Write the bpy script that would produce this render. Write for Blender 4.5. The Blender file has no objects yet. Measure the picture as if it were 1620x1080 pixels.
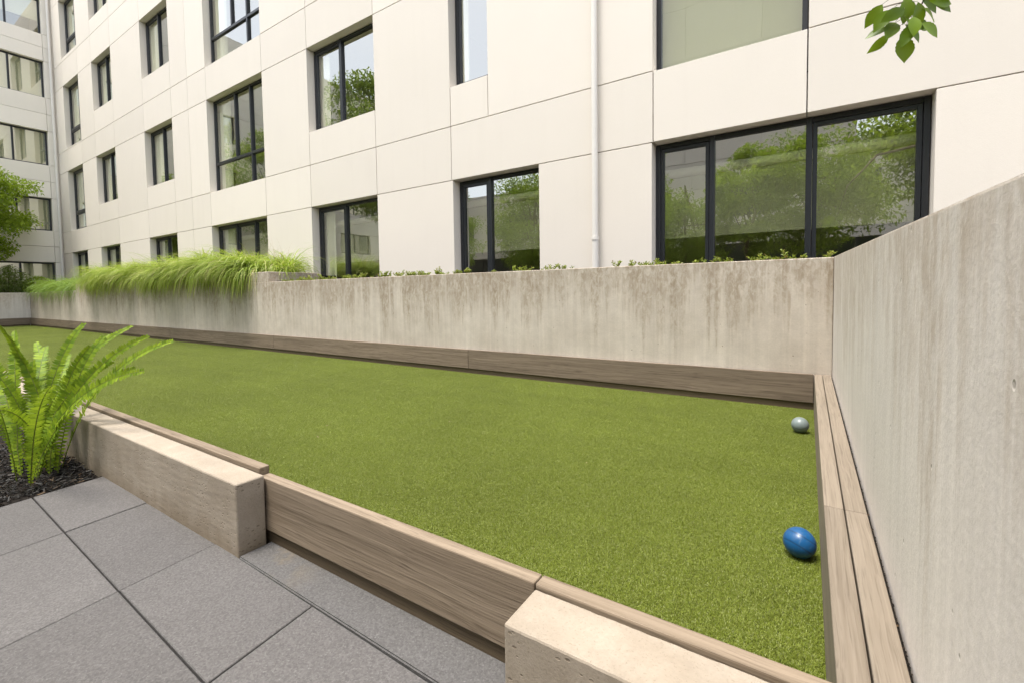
import bpy, bmesh, math, random
from mathutils import Vector, Matrix, Quaternion, noise as mnoise

S = bpy.context.scene
COL = S.collection
RAD = math.radians

# ------------------------------------------------------------------ camera
cam_d = bpy.data.cameras.new('camera')
cam = bpy.data.objects.new('camera', cam_d)
COL.objects.link(cam)
cam_d.sensor_width = 36.0
cam_d.lens = 718.84 / 1620 * 36
cam_d.shift_y = -44.9 / 1620
cam_d.clip_start = 0.02
cam_d.clip_end = 600
_r = Vector((0.83816632, 0.5452242, -0.01441497))
_u = Vector((-0.01297279, 0.04635087, 0.99884098))
_f = Vector((-0.54526042, 0.83700787, -0.04592282))
cam.matrix_world = Matrix(((_r.x, _u.x, -_f.x, 0), (_r.y, _u.y, -_f.y, 0), (_r.z, _u.z, -_f.z, 1.0), (0, 0, 0, 1)))
S.camera = cam

# ------------------------------------------------------------------ sky, sun, exposure
SUN_DIR = Vector((-0.12, -0.24, 0.96)).normalized()      # towards the sun
world = bpy.data.worlds.new('World')
S.world = world
world.use_nodes = True
wn = world.node_tree
wn.nodes.clear()
sky = wn.nodes.new('ShaderNodeTexSky')
sky.sky_type = 'NISHITA'
sky.sun_disc = False
sky.sun_elevation = math.asin(SUN_DIR.z)
sky.sun_rotation = math.atan2(SUN_DIR.x, SUN_DIR.y)
sky.air_density = 1.0
sky.dust_density = 3.0
sky.ozone_density = 1.0
hs = wn.nodes.new('ShaderNodeHueSaturation')
hs.inputs['Saturation'].default_value = 0.38
bgn = wn.nodes.new('ShaderNodeBackground')
bgn.inputs['Strength'].default_value = 0.15
wo = wn.nodes.new('ShaderNodeOutputWorld')
wn.links.new(sky.outputs[0], hs.inputs['Color'])
wn.links.new(hs.outputs[0], bgn.inputs['Color'])
wn.links.new(bgn.outputs[0], wo.inputs['Surface'])
sun_d = bpy.data.lights.new('sun', 'SUN')
sun_d.energy = 1.5
sun_d.angle = RAD(16)
sun_d.color = (1.0, 0.93, 0.82)
sun = bpy.data.objects.new('sun', sun_d)
COL.objects.link(sun)
sun.rotation_euler = SUN_DIR.to_track_quat('Z', 'Y').to_euler()
sun.location = (0, 0, 30)
vs = S.view_settings
vs.view_transform = 'Standard'
vs.look = 'None'
vs.gamma = 1
vs.exposure = 1.56
vs.use_curve_mapping = False
S.cycles.max_bounces = 10
S.cycles.transparent_max_bounces = 12
S.cycles.use_adaptive_sampling = True

# ------------------------------------------------------------------ node helper
class G:
    def __init__(s, name):
        s.m = bpy.data.materials.new(name)
        s.m.use_nodes = True
        s.t = s.m.node_tree
        s.t.nodes.clear()
        s.out = s.t.nodes.new('ShaderNodeOutputMaterial')
        s.b = None
    def new(s, ty, **kw):
        n = s.t.nodes.new(ty)
        for k, v in kw.items():
            setattr(n, k, v)
        return n
    def put(s, sock, v):
        if isinstance(v, bpy.types.NodeSocket):
            s.t.links.new(v, sock)
        elif isinstance(v, (tuple, list)):
            if len(v) == 3 and sock.type == 'RGBA':
                v = (*v, 1)
            sock.default_value = v
        else:
            sock.default_value = v
    def co(s, which='Object'):
        return s.new('ShaderNodeTexCoord').outputs[which]
    def pos(s):
        return s.new('ShaderNodeNewGeometry').outputs['Position']
    def island(s):
        return s.new('ShaderNodeNewGeometry').outputs['Random Per Island']
    def orand(s):
        return s.new('ShaderNodeObjectInfo').outputs['Random']
    def mp(s, v, scale=(1, 1, 1), loc=(0, 0, 0)):
        n = s.new('ShaderNodeMapping')
        s.put(n.inputs['Vector'], v)
        s.put(n.inputs['Scale'], scale)
        s.put(n.inputs['Location'], loc)
        return n.outputs[0]
    def noise(s, v, scale=5, detail=3, rough=0.5, dist=0.0, col=False):
        n = s.new('ShaderNodeTexNoise')
        s.put(n.inputs['Vector'], v)
        n.inputs['Scale'].default_value = scale
        n.inputs['Detail'].default_value = detail
        n.inputs['Roughness'].default_value = rough
        n.inputs['Distortion'].default_value = dist
        return n.outputs['Color' if col else 'Fac']
    def voro(s, v, scale=5, out='Distance', feature='F1'):
        n = s.new('ShaderNodeTexVoronoi', feature=feature)
        s.put(n.inputs['Vector'], v)
        n.inputs['Scale'].default_value = scale
        return n.outputs[out]
    def ramp(s, f, *stops):
        n = s.new('ShaderNodeValToRGB')
        s.put(n.inputs[0], f)
        e = n.color_ramp.elements
        while len(e) < len(stops):
            e.new(0.5)
        for el, (p, c) in zip(e, stops):
            el.position = p
            if isinstance(c, (int, float)):
                c = (c, c, c)
            el.color = (*c, 1)
        return n.outputs[0]
    def mix(s, f, a, b, mode='MIX'):
        n = s.new('ShaderNodeMix', data_type='RGBA', blend_type=mode)
        s.put(n.inputs[0], f)
        s.put(n.inputs[6], a)
        s.put(n.inputs[7], b)
        return n.outputs[2]
    def math(s, op, a, b=0.0, clamp=False):
        n = s.new('ShaderNodeMath', operation=op)
        n.use_clamp = clamp
        s.put(n.inputs[0], a)
        s.put(n.inputs[1], b)
        return n.outputs[0]
    def add(s, a, b):
        return s.math('ADD', a, b)
    def mul(s, a, b):
        return s.math('MULTIPLY', a, b)
    def sep(s, v):
        n = s.new('ShaderNodeSeparateXYZ')
        s.put(n.inputs[0], v)
        return n.outputs
    def off(s, v, k=37.0):
        """shift texture space by the object's random number"""
        n = s.new('ShaderNodeVectorMath', operation='ADD')
        s.put(n.inputs[0], v)
        c = s.new('ShaderNodeCombineXYZ')
        r = s.mul(s.orand(), k)
        for i in range(3):
            s.t.links.new(r, c.inputs[i])
        s.t.links.new(c.outputs[0], n.inputs[1])
        return n.outputs[0]
    def bump(s, h, strength=0.3, dist=0.01, nrm=None):
        n = s.new('ShaderNodeBump')
        s.put(n.inputs['Height'], h)
        n.inputs['Strength'].default_value = strength
        n.inputs['Distance'].default_value = dist
        if nrm is not None:
            s.put(n.inputs['Normal'], nrm)
        return n.outputs[0]
    def bsdf(s, col, rough=0.7, normal=None, spec=0.4, metal=0.0, **kw):
        b = s.new('ShaderNodeBsdfPrincipled')
        s.put(b.inputs['Base Color'], col)
        s.put(b.inputs['Roughness'], rough)
        s.put(b.inputs['Specular IOR Level'], spec)
        s.put(b.inputs['Metallic'], metal)
        if normal is not None:
            s.put(b.inputs['Normal'], normal)
        for k, v in kw.items():
            s.put(b.inputs[k], v)
        s.t.links.new(b.outputs[0], s.out.inputs['Surface'])
        s.b = b
        return s.m

def hsv_var(g, col, fac, amt=0.25):
    """brightness variation around 1"""
    v = g.add(g.mul(fac, amt * 2), 1 - amt)
    n = g.new('ShaderNodeHueSaturation')
    g.put(n.inputs['Color'], col)
    g.put(n.inputs['Value'], v)
    return n.outputs[0]

M = {}
def m_panel(name, col, gr=0.035):
    g = G(name)
    p = g.off(g.co(), 60)
    big = g.noise(p, 0.9, 4, 0.55)
    fine = g.noise(p, 140, 3, 0.6)
    drip = g.noise(g.mp(p, (5, 5, .35)), 1.0, 4, 0.55)
    c = hsv_var(g, col, big, gr)
    c = hsv_var(g, c, fine, 0.04)
    c = hsv_var(g, c, g.orand(), 0.035)
    c = g.mix(g.mul(g.ramp(drip, (.52, 0.), (.75, 1.)), .04), c, (.42, .36, .28))
    nb = g.bump(g.add(fine, g.mul(g.noise(p, 30, 2), .6)), 0.22, 0.004)
    return g.bsdf(c, 0.85, nb, 0.2)
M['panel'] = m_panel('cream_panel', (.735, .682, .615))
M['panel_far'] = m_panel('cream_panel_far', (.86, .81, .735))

def m_wall(name, base, dark, stain, ztop, amt, pits=1.0, ribs=.10, clouds=.15):
    """cast concrete: cloudy tone, faint board marks, rain streaks that start at the top, air holes"""
    g = G(name)
    p = g.co()
    zz = g.sep(p)[2]
    cloud = g.noise(p, 1.6, 7, 0.66, .3)
    mott = g.noise(p, 9, 6, 0.68, .4)
    grit = g.noise(p, 70, 4, 0.7)
    vert = g.noise(g.mp(p, (13, 13, .35)), 1.0, 5, 0.6)
    c = g.mix(g.ramp(cloud, (.32, 0.), (.68, 1.)), dark, base)
    c = hsv_var(g, c, vert, ribs)
    c = hsv_var(g, c, g.noise(g.mp(p, (34, 34, .5)), 1.0, 3, 0.6), ribs * .7)
    c = hsv_var(g, c, mott, clouds)
    c = hsv_var(g, c, grit, 0.13)
    drop = g.math('SUBTRACT', ztop, zz)
    # broad runs of rusty water, each of its own length, broken up on the way down
    runs = g.noise(g.mp(p, (2.6, 2.6, .10)), 1.0, 6, 0.72, .35)
    fine = g.noise(g.mp(p, (15, 15, .55)), 1.0, 4, 0.65, .5)
    k = g.add(g.mul(runs, 2.1), g.mul(fine, 1.5))
    k = g.math('SUBTRACT', k, g.mul(drop, 1.0))
    k = g.ramp(g.math('SUBTRACT', k, 1.28), (.0, 0.), (.16, .5), (.5, 1.))
    brk = g.ramp(g.noise(g.mp(p, (1, 1, .45)), 26, 5, .72, .6), (.36, .12), (.60, 1.))
    c = g.mix(g.mul(g.mul(k, brk), amt), c, stain)
    # blotches of grime under the coping
    bl = g.ramp(g.noise(p, 5.5, 6, .7, .8), (.50, 0.), (.66, 1.))
    tb = g.ramp(drop, (.02, 1.), (.55, 0.))
    c = g.mix(g.mul(g.mul(bl, tb), .38 * amt), c, stain)
    # air holes
    vd = g.voro(g.mp(p, (1, 1, .8)), 15)
    hole = g.ramp(vd, (.045, 1.), (.075, 0.))
    hole = g.mul(hole, g.ramp(g.noise(p, 5, 2), (.46, 0.), (.54, 1.)))
    c = g.mix(g.mul(hole, .75 * pits), c, (.10, .08, .06))
    h = g.add(g.mul(mott, .5), g.add(g.mul(vert, .3), g.mul(grit, .35)))
    h = g.math('SUBTRACT', h, g.mul(hole, 1.2))
    return g.bsdf(c, 0.82, g.bump(h, 0.4, 0.006), 0.3)
M['wall_back'] = m_wall('stained_concrete', (.58, .525, .46), (.47, .415, .355), (.23, .17, .105), 1.26, .70, 1.0, .17)
M['wall_right'] = m_wall('pale_concrete', (.69, .645, .60), (.63, .585, .54), (.38, .30, .22), 1.22, .6, .45, .17, .07)

def m_block():
    g = G('sandy_concrete')
    p = g.off(g.co(), 9)
    mott = g.noise(p, 5, 6, .65)
    fine = g.noise(p, 130, 4, .7)
    vert = g.noise(g.mp(p, (7, 7, 1.0)), 1, 4, .6)
    c = g.mix(g.ramp(mott, (.3, 0.), (.7, 1.)), (.27, .225, .175), (.36, .312, .256))
    c = hsv_var(g, c, fine, .16)
    c = hsv_var(g, c, vert, .16)
    hole = g.ramp(g.voro(g.mp(p, (1, 1, 1.7)), 42), (.16, 1.), (.26, 0.))
    hole = g.mul(hole, g.ramp(g.noise(p, 11, 3), (.47, 0.), (.58, 1.)))
    # holes sit on the cast sides, the top was trowelled smooth
    nz = g.math('ABSOLUTE', g.sep(g.new('ShaderNodeNewGeometry').outputs['True Normal'])[2])
    hole = g.mul(hole, g.ramp(nz, (.3, 1.), (.7, .12)))
    # splash dirt rising unevenly from the paving
    zz = g.sep(g.co())[2]
    sp = g.ramp(g.add(g.mul(zz, 4.2), g.mul(g.noise(g.mp(p, (9, 9, 4)), 1, 5, .65), .9)), (.62, 1.), (1.25, 0.))
    c = g.mix(g.mul(sp, .55), c, (.17, .125, .078))
    spk = g.ramp(g.noise(p, 190, 2, .6), (.30, 1.), (.40, 0.))
    c = g.mix(g.mul(spk, .35), c, (.16, .115, .075))
    c = g.mix(g.mul(hole, .6), c, (.14, .105, .07))
    h = g.add(g.mul(fine, .6), g.mul(mott, .5))
    h = g.math('SUBTRACT', h, g.mul(hole, 1.3))
    return g.bsdf(c, .8, g.bump(h, .4, .004), .3)
M['block'] = m_block()

def m_wood(name, ca, cb, cd, rough=.72):
    g = G(name)
    p = g.off(g.co(), 23)
    warp = g.noise(g.mp(p, (1.1, 5, 5)), 1, 3, .5)
    q = g.new('ShaderNodeVectorMath', operation='ADD')
    cx = g.new('ShaderNodeCombineXYZ')
    g.t.links.new(g.mul(warp, .07), cx.inputs[2])
    g.t.links.new(g.mul(warp, .05), cx.inputs[1])
    g.put(q.inputs[0], p)
    g.t.links.new(cx.outputs[0], q.inputs[1])
    v = q.outputs[0]
    ring = g.noise(g.mp(v, (.8, 60, 60)), 1, 5, .62)
    fibre = g.noise(g.mp(v, (3.5, 190, 190)), 1, 3, .6)
    broad = g.noise(g.mp(v, (.5, 9, 9)), 1, 3, .5)
    c = g.mix(g.ramp(ring, (.33, 0.), (.62, 1.)), ca, cb)
    c = g.mix(g.ramp(fibre, (.52, 0.), (.72, .75)), c, cd)
    c = hsv_var(g, c, broad, .22)
    c = hsv_var(g, c, g.orand(), .06)
    h = g.add(g.mul(ring, .8), g.mul(fibre, .8))
    return g.bsdf(c, rough, g.bump(h, .45, .003), .3)
M['wood'] = m_wood('weathered_oak', (.175, .134, .094), (.265, .21, .155), (.085, .062, .043))
M['wood_pale'] = m_wood('pale_oak', (.185, .152, .116), (.25, .21, .165), (.125, .10, .075))
M['wood_dark'] = m_wood('damp_oak', (.155, .118, .086), (.24, .188, .14), (.072, .052, .037))
M['wood_base'] = m_wood('dark_sleeper', (.10, .073, .045), (.14, .105, .068), (.05, .037, .024))

def m_paver(name, col, stain=0.0):
    g = G(name)
    p = g.off(g.co(), 17)
    sp = g.voro(p, 200, 'Color')
    spv = g.sep(sp)[0]
    fine = g.noise(p, 170, 3, .7)
    big = g.noise(p, 3.0, 4, .6)
    c = hsv_var(g, col, spv, .20)
    c = g.mix(g.ramp(fine, (.58, 0.), (.70, .4)), c, (.24, .235, .235))
    c = g.mix(g.ramp(fine, (.32, .5), (.43, 0.)), c, (.055, .053, .053))
    c = hsv_var(g, c, big, .14)
    c = hsv_var(g, c, g.orand(), .08)
    if stain:
        s = g.ramp(g.noise(p, 9, 4, .65), (.5, 0.), (.66, 1.))
        xx = g.sep(g.co())[0]
        s = g.mul(s, g.ramp(g.math('ABSOLUTE', g.add(xx, 1.62)), (.05, 1.), (.28, 0.)))
        c = g.mix(g.mul(s, stain), c, (.19, .145, .085))
    return g.bsdf(c, .8, g.bump(g.add(fine, spv), .55, .0025), .35)
M['paver'] = m_paver('grey_granite', (.102, .0965, .0955))
M['sill'] = m_paver('grey_stone_sill', (.102, .0985, .098), .35)

def m_plain(name, col, rough=.6, spec=.4, metal=0., nscale=0, amt=.1):
    g = G(name)
    c = col
    nb = None
    if nscale:
        n = g.noise(g.co(), nscale, 4, .6)
        c = hsv_var(g, col, n, amt)
        nb = g.bump(n, .15, .003)
    return g.bsdf(c, rough, nb, spec, metal)
M['frame'] = m_plain('anthracite_frame', (.014, .016, .020), .38, .5, 0, 60, .15)
M['pipe'] = m_plain('white_pipe', (.74, .71, .67), .4, .5, 0, 20, .05)
M['ceil'] = m_plain('ceiling_white', (.84, .82, .75), .9, .2, 0, 12, .04)
M['inwall'] = m_plain('interior_paint', (.78, .76, .68), .9, .2, 0, 6, .04)
M['infloor'] = m_plain('interior_floor', (.30, .27, .23), .7, .3, 0, 8, .1)
M['duct'] = m_plain('duct_white', (.86, .84, .78), .5, .4, 0, 10, .04)
M['curtain'] = m_plain('curtain_cloth', (.88, .87, .82), .9, .1, 0, 40, .05)
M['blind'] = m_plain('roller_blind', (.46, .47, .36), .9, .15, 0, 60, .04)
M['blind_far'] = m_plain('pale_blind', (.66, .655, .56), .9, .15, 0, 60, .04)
M['screen'] = m_plain('screen_fabric', (.50, .50, .38), .9, .15, 0, 90, .05)
M['soil'] = m_plain('dark_soil', (.014, .011, .009), .95, .2, 0, 60, .5)
M['ground'] = m_plain('court_earth', (.10, .085, .065), .95, .2, 0, 12, .3)
M['joint'] = m_plain('paver_bed', (.035, .033, .031), .95, .2, 0, 80, .3)
M['backing'] = m_plain('joint_backing', (.10, .085, .07), .95, .1, 0, 20, .1)
M['darkglass'] = m_plain('dark_glazing', (.02, .024, .022), .08, .5)
M['bluepane'] = m_plain('opposite_pane', (.05, .06, .07), .04, .8)
def m_ball(name, col, wear):
    g = G(name)
    p = g.co()
    sc = g.ramp(g.noise(g.mp(p, (1, 1, 3)), 90, 4, .7), (.56, 0.), (.66, 1.))
    ring = g.ramp(g.math('ABSOLUTE', g.math('SUBTRACT', g.math('ABSOLUTE', g.sep(p)[0]), .018)), (.0009, 1.), (.0016, 0.))
    c = hsv_var(g, col, g.noise(p, 45, 4), .15)
    c = g.mix(g.mul(sc, .35), c, wear)
    c = g.mix(g.mul(ring, .55), c, (.01, .012, .016))
    rg = g.add(.30, g.mul(sc, .3))
    return g.bsdf(c, rg, g.bump(g.math('SUBTRACT', g.mul(g.noise(p, 200, 3), .4), ring), .25, .001), .45)
M['ball_blue'] = m_ball('blue_resin', (.008, .078, .215), (.10, .17, .26))
M['ball_grey'] = m_ball('grey_resin', (.175, .212, .212), (.30, .33, .32))

def m_glass(name, tint, f0, wob):
    """thin glazing: clear with a Fresnel reflection"""
    g = G(name)
    lw = g.new('ShaderNodeLayerWeight')
    lw.inputs['Blend'].default_value = .5
    p = g.off(g.co(), 31)
    nb = g.bump(g.noise(p, 1.6, 2, .5), wob, .01)
    g.put(lw.inputs['Normal'], nb)
    fr = g.add(f0, g.mul(g.math('POWER', lw.outputs['Facing'], 5.0), 1 - f0))
    gl = g.new('ShaderNodeBsdfGlossy')
    gl.inputs['Roughness'].default_value = .0
    gl.inputs['Color'].default_value = (.98, .98, .93, 1)
    g.put(gl.inputs['Normal'], nb)
    tr = g.new('ShaderNodeBsdfTransparent')
    tr.inputs['Color'].default_value = (*tint, 1)
    mx = g.new('ShaderNodeMixShader')
    g.t.links.new(fr, mx.inputs[0])
    g.t.links.new(tr.outputs[0], mx.inputs[1])
    g.t.links.new(gl.outputs[0], mx.inputs[2])
    g.t.links.new(mx.outputs[0], g.out.inputs['Surface'])
    return g.m
M['glass'] = m_glass('window_glass', (.95, .96, .84), .38, .08)
def m_clear():
    g = G('inner_glass_face')
    t = g.new('ShaderNodeBsdfTransparent')
    t.inputs['Color'].default_value = (.985, .99, .98, 1)
    g.t.links.new(t.outputs[0], g.out.inputs['Surface'])
    return g.m
M['clear'] = m_clear()

def m_leaf(name, ca, cb, trans=.35, rough=.45, cc=None):
    g = G(name)
    r = g.island()
    c = g.ramp(r, (0., ca), (1., cb)) if cc is None else g.ramp(r, (0., ca), (.75, cb), (1., cc))
    c = hsv_var(g, c, g.noise(g.co(), 3, 3), .18)
    b = g.new('ShaderNodeBsdfPrincipled')
    g.put(b.inputs['Base Color'], c)
    b.inputs['Roughness'].default_value = rough
    b.inputs['Specular IOR Level'].default_value = .35
    t = g.new('ShaderNodeBsdfTranslucent')
    tc = g.mix(.5, c, (.35, .48, .03), 'MIX')
    g.put(t.inputs['Color'], tc)
    mx = g.new('ShaderNodeMixShader')
    mx.inputs[0].default_value = trans
    g.t.links.new(b.outputs[0], mx.inputs[1])
    g.t.links.new(t.outputs[0], mx.inputs[2])
    g.t.links.new(mx.outputs[0], g.out.inputs['Surface'])
    return g.m
M['fern'] = m_leaf('fern_leaf', (.085, .165, .007), (.29, .40, .018), .28, .6)
M['stem'] = m_leaf('fern_stem', (.10, .13, .02), (.15, .17, .03), .1)
M['grass'] = m_leaf('ornamental_grass_blade', (.16, .24, .022), (.36, .45, .07), .4, .5, (.55, .47, .23))
M['grass_far'] = m_leaf('soft_grass_blade', (.11, .19, .03), (.24, .36, .07), .35, .5)
M['seed'] = m_leaf('dry_seed_stalk', (.33, .22, .17), (.45, .33, .25), .2)
M['tree'] = m_leaf('tree_leaf', (.10, .16, .015), (.26, .36, .04), .45)
M['tree_l'] = m_leaf('bright_tree_leaf', (.14, .22, .015), (.34, .45, .045), .45)
M['branch_leaf'] = m_leaf('branch_leaf', (.035, .085, .004), (.17, .27, .012), .40, .38)
M['shrub'] = m_leaf('shrub_leaf', (.05, .09, .015), (.14, .20, .03), .3, .5, (.30, .33, .16))
M['sedum'] = m_leaf('sedum_leaf', (.14, .17, .035), (.33, .40, .07), .25, .45, (.24, .13, .07))
M['bark'] = m_plain('bark', (.13, .10, .075), .95, .1, 0, 25, .4)

def m_turf(name):
    g = G(name)
    p = g.pos()
    r = g.island()
    c = g.ramp(r, (0., (.132, .180, .018)), (.5, (.205, .255, .032)), (.90, (.258, .303, .055)), (1., (.42, .45, .20)))
    c = hsv_var(g, c, g.noise(p, .8, 4, .6), .26)
    c = hsv_var(g, c, g.noise(p, 7, 4, .6), .12)
    c = hsv_var(g, c, g.noise(g.mp(p, (.35, 5.2, 1)), 1, 2, .5), .10)
    b = g.new('ShaderNodeBsdfPrincipled')
    g.put(b.inputs['Base Color'], c)
    b.inputs['Roughness'].default_value = .42
    b.inputs['Specular IOR Level'].default_value = .45
    t = g.new('ShaderNodeBsdfTranslucent')
    g.put(t.inputs['Color'], c)
    mx = g.new('ShaderNodeMixShader')
    mx.inputs[0].default_value = .22
    g.t.links.new(b.outputs[0], mx.inputs[1])
    g.t.links.new(t.outputs[0], mx.inputs[2])
    g.t.links.new(mx.outputs[0], g.out.inputs['Surface'])
    return g.m
M['turf'] = m_turf('turf_fibre')
M['turf_base'] = m_plain('turf_backing', (.075, .088, .014), .9, .2, 0, 90, .35)
def m_chip():
    g = G('bark_mulch')
    c = g.ramp(g.island(), (0., (.004, .0035, .003)), (.75, (.013, .010, .008)), (.95, (.035, .023, .015)), (1., (.16, .10, .05)))
    return g.bsdf(c, .6, None, .4)
M['chip'] = m_chip()

# ------------------------------------------------------------------ mesh helpers
def link(o, parent=None):
    COL.objects.link(o)
    if parent is not None:
        o.parent = parent
    return o

def mesh_obj(name, verts, faces, m, parent=None, smooth=False):
    me = bpy.data.meshes.new(name)
    me.from_pydata([tuple(v) for v in verts], [], faces)
    me.materials.append(M[m] if isinstance(m, str) else m)
    if smooth:
        me.polygons.foreach_set('use_smooth', [True] * len(me.polygons))
    me.update()
    if smooth:
        me.set_sharp_from_angle(angle=RAD(50))
    return link(bpy.data.objects.new(name, me), parent)

def bm_obj(name, bm, m, parent=None, smooth=False):
    me = bpy.data.meshes.new(name)
    bmesh.ops.recalc_face_normals(bm, faces=bm.faces)
    bm.to_mesh(me)
    bm.free()
    me.materials.append(M[m] if isinstance(m, str) else m)
    if smooth:
        me.polygons.foreach_set('use_smooth', [True] * len(me.polygons))
    return link(bpy.data.objects.new(name, me), parent)

BOXF = [(0, 3, 2, 1), (4, 5, 6, 7), (0, 1, 5, 4), (1, 2, 6, 5), (2, 3, 7, 6), (3, 0, 4, 7)]
def boxv(x0, x1, y0, y1, z0, z1):
    return [(x0, y0, z0), (x1, y0, z0), (x1, y1, z0), (x0, y1, z0), (x0, y0, z1), (x1, y0, z1), (x1, y1, z1), (x0, y1, z1)]

def bm_boxes(boxes, T=None, bev=0.0, seg=1):
    bm = bmesh.new()
    for b in boxes:
        vs_ = [bm.verts.new(T(*v) if T else v) for v in boxv(*b)]
        for f in BOXF:
            bm.faces.new([vs_[i] for i in f])
    bmesh.ops.recalc_face_normals(bm, faces=bm.faces)
    if bev:
        bmesh.ops.bevel(bm, geom=list(bm.edges), offset=bev, segments=seg, affect='EDGES', profile=0.5)
    return bm

def box(name, b, m, parent=None, bev=0.0, seg=1, T=None):
    return bm_obj(name, bm_boxes([b], T, bev, seg), m, parent)

def board(name, L, W, H, loc, rotz, m, parent, bev=.004, bow=0.0):
    """plank lying along its own X, origin at the low corner; rotz turns it on the ground"""
    bm = bm_boxes([(0, L, 0, W, 0, H)], None, bev, 2)
    o = bm_obj(name, bm, m, parent)
    o.location = loc
    o.rotation_euler = (0, 0, rotz)
    return o

def empty(name, loc=(0, 0, 0)):
    o = bpy.data.objects.new(name, None)
    o.location = loc
    o.empty_display_size = .2
    return link(o)

def tag(o, label=None, cat=None, group=None, kind=None):
    if label: o['label'] = label
    if cat: o['category'] = cat
    if group: o['group'] = group
    if kind: o['kind'] = kind
    return o

def tube_vf(pts, radii, n=8, verts=None, faces=None):
    verts = [] if verts is None else verts
    faces = [] if faces is None else faces
    base = len(verts)
    up = Vector((0, 0, 1))
    for i, p in enumerate(pts):
        p = Vector(p)
        d = (Vector(pts[min(i + 1, len(pts) - 1)]) - Vector(pts[max(i - 1, 0)])).normalized()
        a = d.cross(up if abs(d.z) < .95 else Vector((1, 0, 0))).normalized()
        b = d.cross(a)
        for k in range(n):
            t = 2 * math.pi * k / n
            verts.append(p + (a * math.cos(t) + b * math.sin(t)) * radii[i])
    for i in range(len(pts) - 1):
        for k in range(n):
            k2 = (k + 1) % n
            faces.append((base + i * n + k, base + i * n + k2, base + (i + 1) * n + k2, base + (i + 1) * n + k))
    faces.append(tuple(base + k for k in range(n))[::-1])
    faces.append(tuple(base + (len(pts) - 1) * n + k for k in range(n)))
    return verts, faces

def tube(name, pts, radii, m, parent=None, n=10):
    v, f = tube_vf(pts, radii, n)
    return mesh_obj(name, v, f, m, parent, True)

# ------------------------------------------------------------------ ground
tag(mesh_obj('ground', [(-90, -70, -.12), (60, -70, -.12), (60, 60, -.12), (-90, 60, -.12)], [(0, 1, 2, 3)], 'ground'), kind='structure')

XL, XR = -24.5, .052          # court ends (inner faces of the edging)
YF, YB = .962, 4.41           # court sides
ZT = .297                     # top of the edging boards
tag(mesh_obj('court_floor', [(XL - .1, YF - .06, 0), (XR + .1, YF - .06, 0), (XR + .1, YB + .06, 0), (XL - .1, YB + .06, 0)], [(0, 1, 2, 3)], 'turf_base'), kind='structure')

# artificial turf: tufted tiles set out on a grid
def turf_tile(seed, n, size):
    rnd = random.Random(seed)
    v, f = [], []
    for _ in range(n):
        x, y = (rnd.random() - .5) * size, (rnd.random() - .5) * size
        a = rnd.random() * 2 * math.pi
        L = rnd.uniform(.0055, .0105)
        w = rnd.uniform(.0005, .0009)
        lean = rnd.uniform(.15, 1.2)
        dx, dy = math.cos(a), math.sin(a)
        sx, sy = -dy * w, dx * w
        b = len(v)
        h1, r1 = L * .55 * math.cos(lean * .5), L * .55 * math.sin(lean * .5)
        h2, r2 = h1 + L * .45 * math.cos(lean * 1.5), r1 + L * .45 * math.sin(lean * 1.5)
        cu = rnd.uniform(-.004, .004)
        v += [(x - sx, y - sy, 0), (x + sx, y + sy, 0),
              (x + dx * r1 - sx, y + dy * r1 - sy, h1), (x + dx * r1 + sx, y + dy * r1 + sy, h1),
              (x + dx * r2 - dy * cu, y + dy * r2 + dx * cu, h2)]
        f += [(b, b + 1, b + 3, b + 2), (b + 2, b + 3, b + 4)]
    me = bpy.data.meshes.new('turf_tile')
    me.from_pydata(v, [], f)
    me.materials.append(M['turf'])
    return bpy.data.objects.new('turf_tile', me)

ny = 17
ts = (YB - YF) / ny
nx = int((XR - XL) / ts)
tsx = (XR - XL) / nx
tiles = [turf_tile(100 + i, 9500, ts * 1.03) for i in range(4)]
gp = bpy.data.meshes.new('turf')
gp.from_pydata([(XL + tsx * (i + .5), YF + ts * (j + .5), .001) for i in range(nx) for j in range(ny)], [], [])
gp.materials.append(M['turf'])
turf = link(bpy.data.objects.new('turf', gp))
tag(turf, 'green artificial turf covering the long court', 'turf', kind='stuff')
ng = bpy.data.node_groups.new('turf_tiles', 'GeometryNodeTree')
ng.interface.new_socket('Geometry', in_out='INPUT', socket_type='NodeSocketGeometry')
ng.interface.new_socket('Geometry', in_out='OUTPUT', socket_type='NodeSocketGeometry')
gi, go = ng.nodes.new('NodeGroupInput'), ng.nodes.new('NodeGroupOutput')
jn = ng.nodes.new('GeometryNodeGeometryToInstance')
for t_ in reversed(tiles):
    oi = ng.nodes.new('GeometryNodeObjectInfo')
    oi.inputs['Object'].default_value = t_
    ng.links.new(oi.outputs['Geometry'], jn.inputs[0])
ip = ng.nodes.new('GeometryNodeInstanceOnPoints')
ip.inputs['Pick Instance'].default_value = True
ri = ng.nodes.new('FunctionNodeRandomValue')
ri.data_type = 'INT'
ri.inputs['Min'].default_value, ri.inputs['Max'].default_value = 0, 3
for s_ in ri.inputs:
    if s_.type == 'INT' and s_.name == 'Max': s_.default_value = 3
    if s_.type == 'INT' and s_.name == 'Min': s_.default_value = 0
rq = ng.nodes.new('FunctionNodeRandomValue')
rq.data_type = 'INT'
for s_ in rq.inputs:
    if s_.type == 'INT' and s_.name == 'Max': s_.default_value = 3
    if s_.type == 'INT' and s_.name == 'Min': s_.default_value = 0
    if s_.name == 'Seed': s_.default_value = 7
mq = ng.nodes.new('ShaderNodeMath')
mq.operation = 'MULTIPLY'
mq.inputs[1].default_value = math.pi / 2
cq = ng.nodes.new('ShaderNodeCombineXYZ')
rout = lambda n: [o for o in n.outputs if o.enabled][0] if [o for o in n.outputs if o.enabled] else n.outputs[2]
ng.links.new(rout(ri), ip.inputs['Instance Index'])
ng.links.new(rout(rq), mq.inputs[0])
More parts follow.
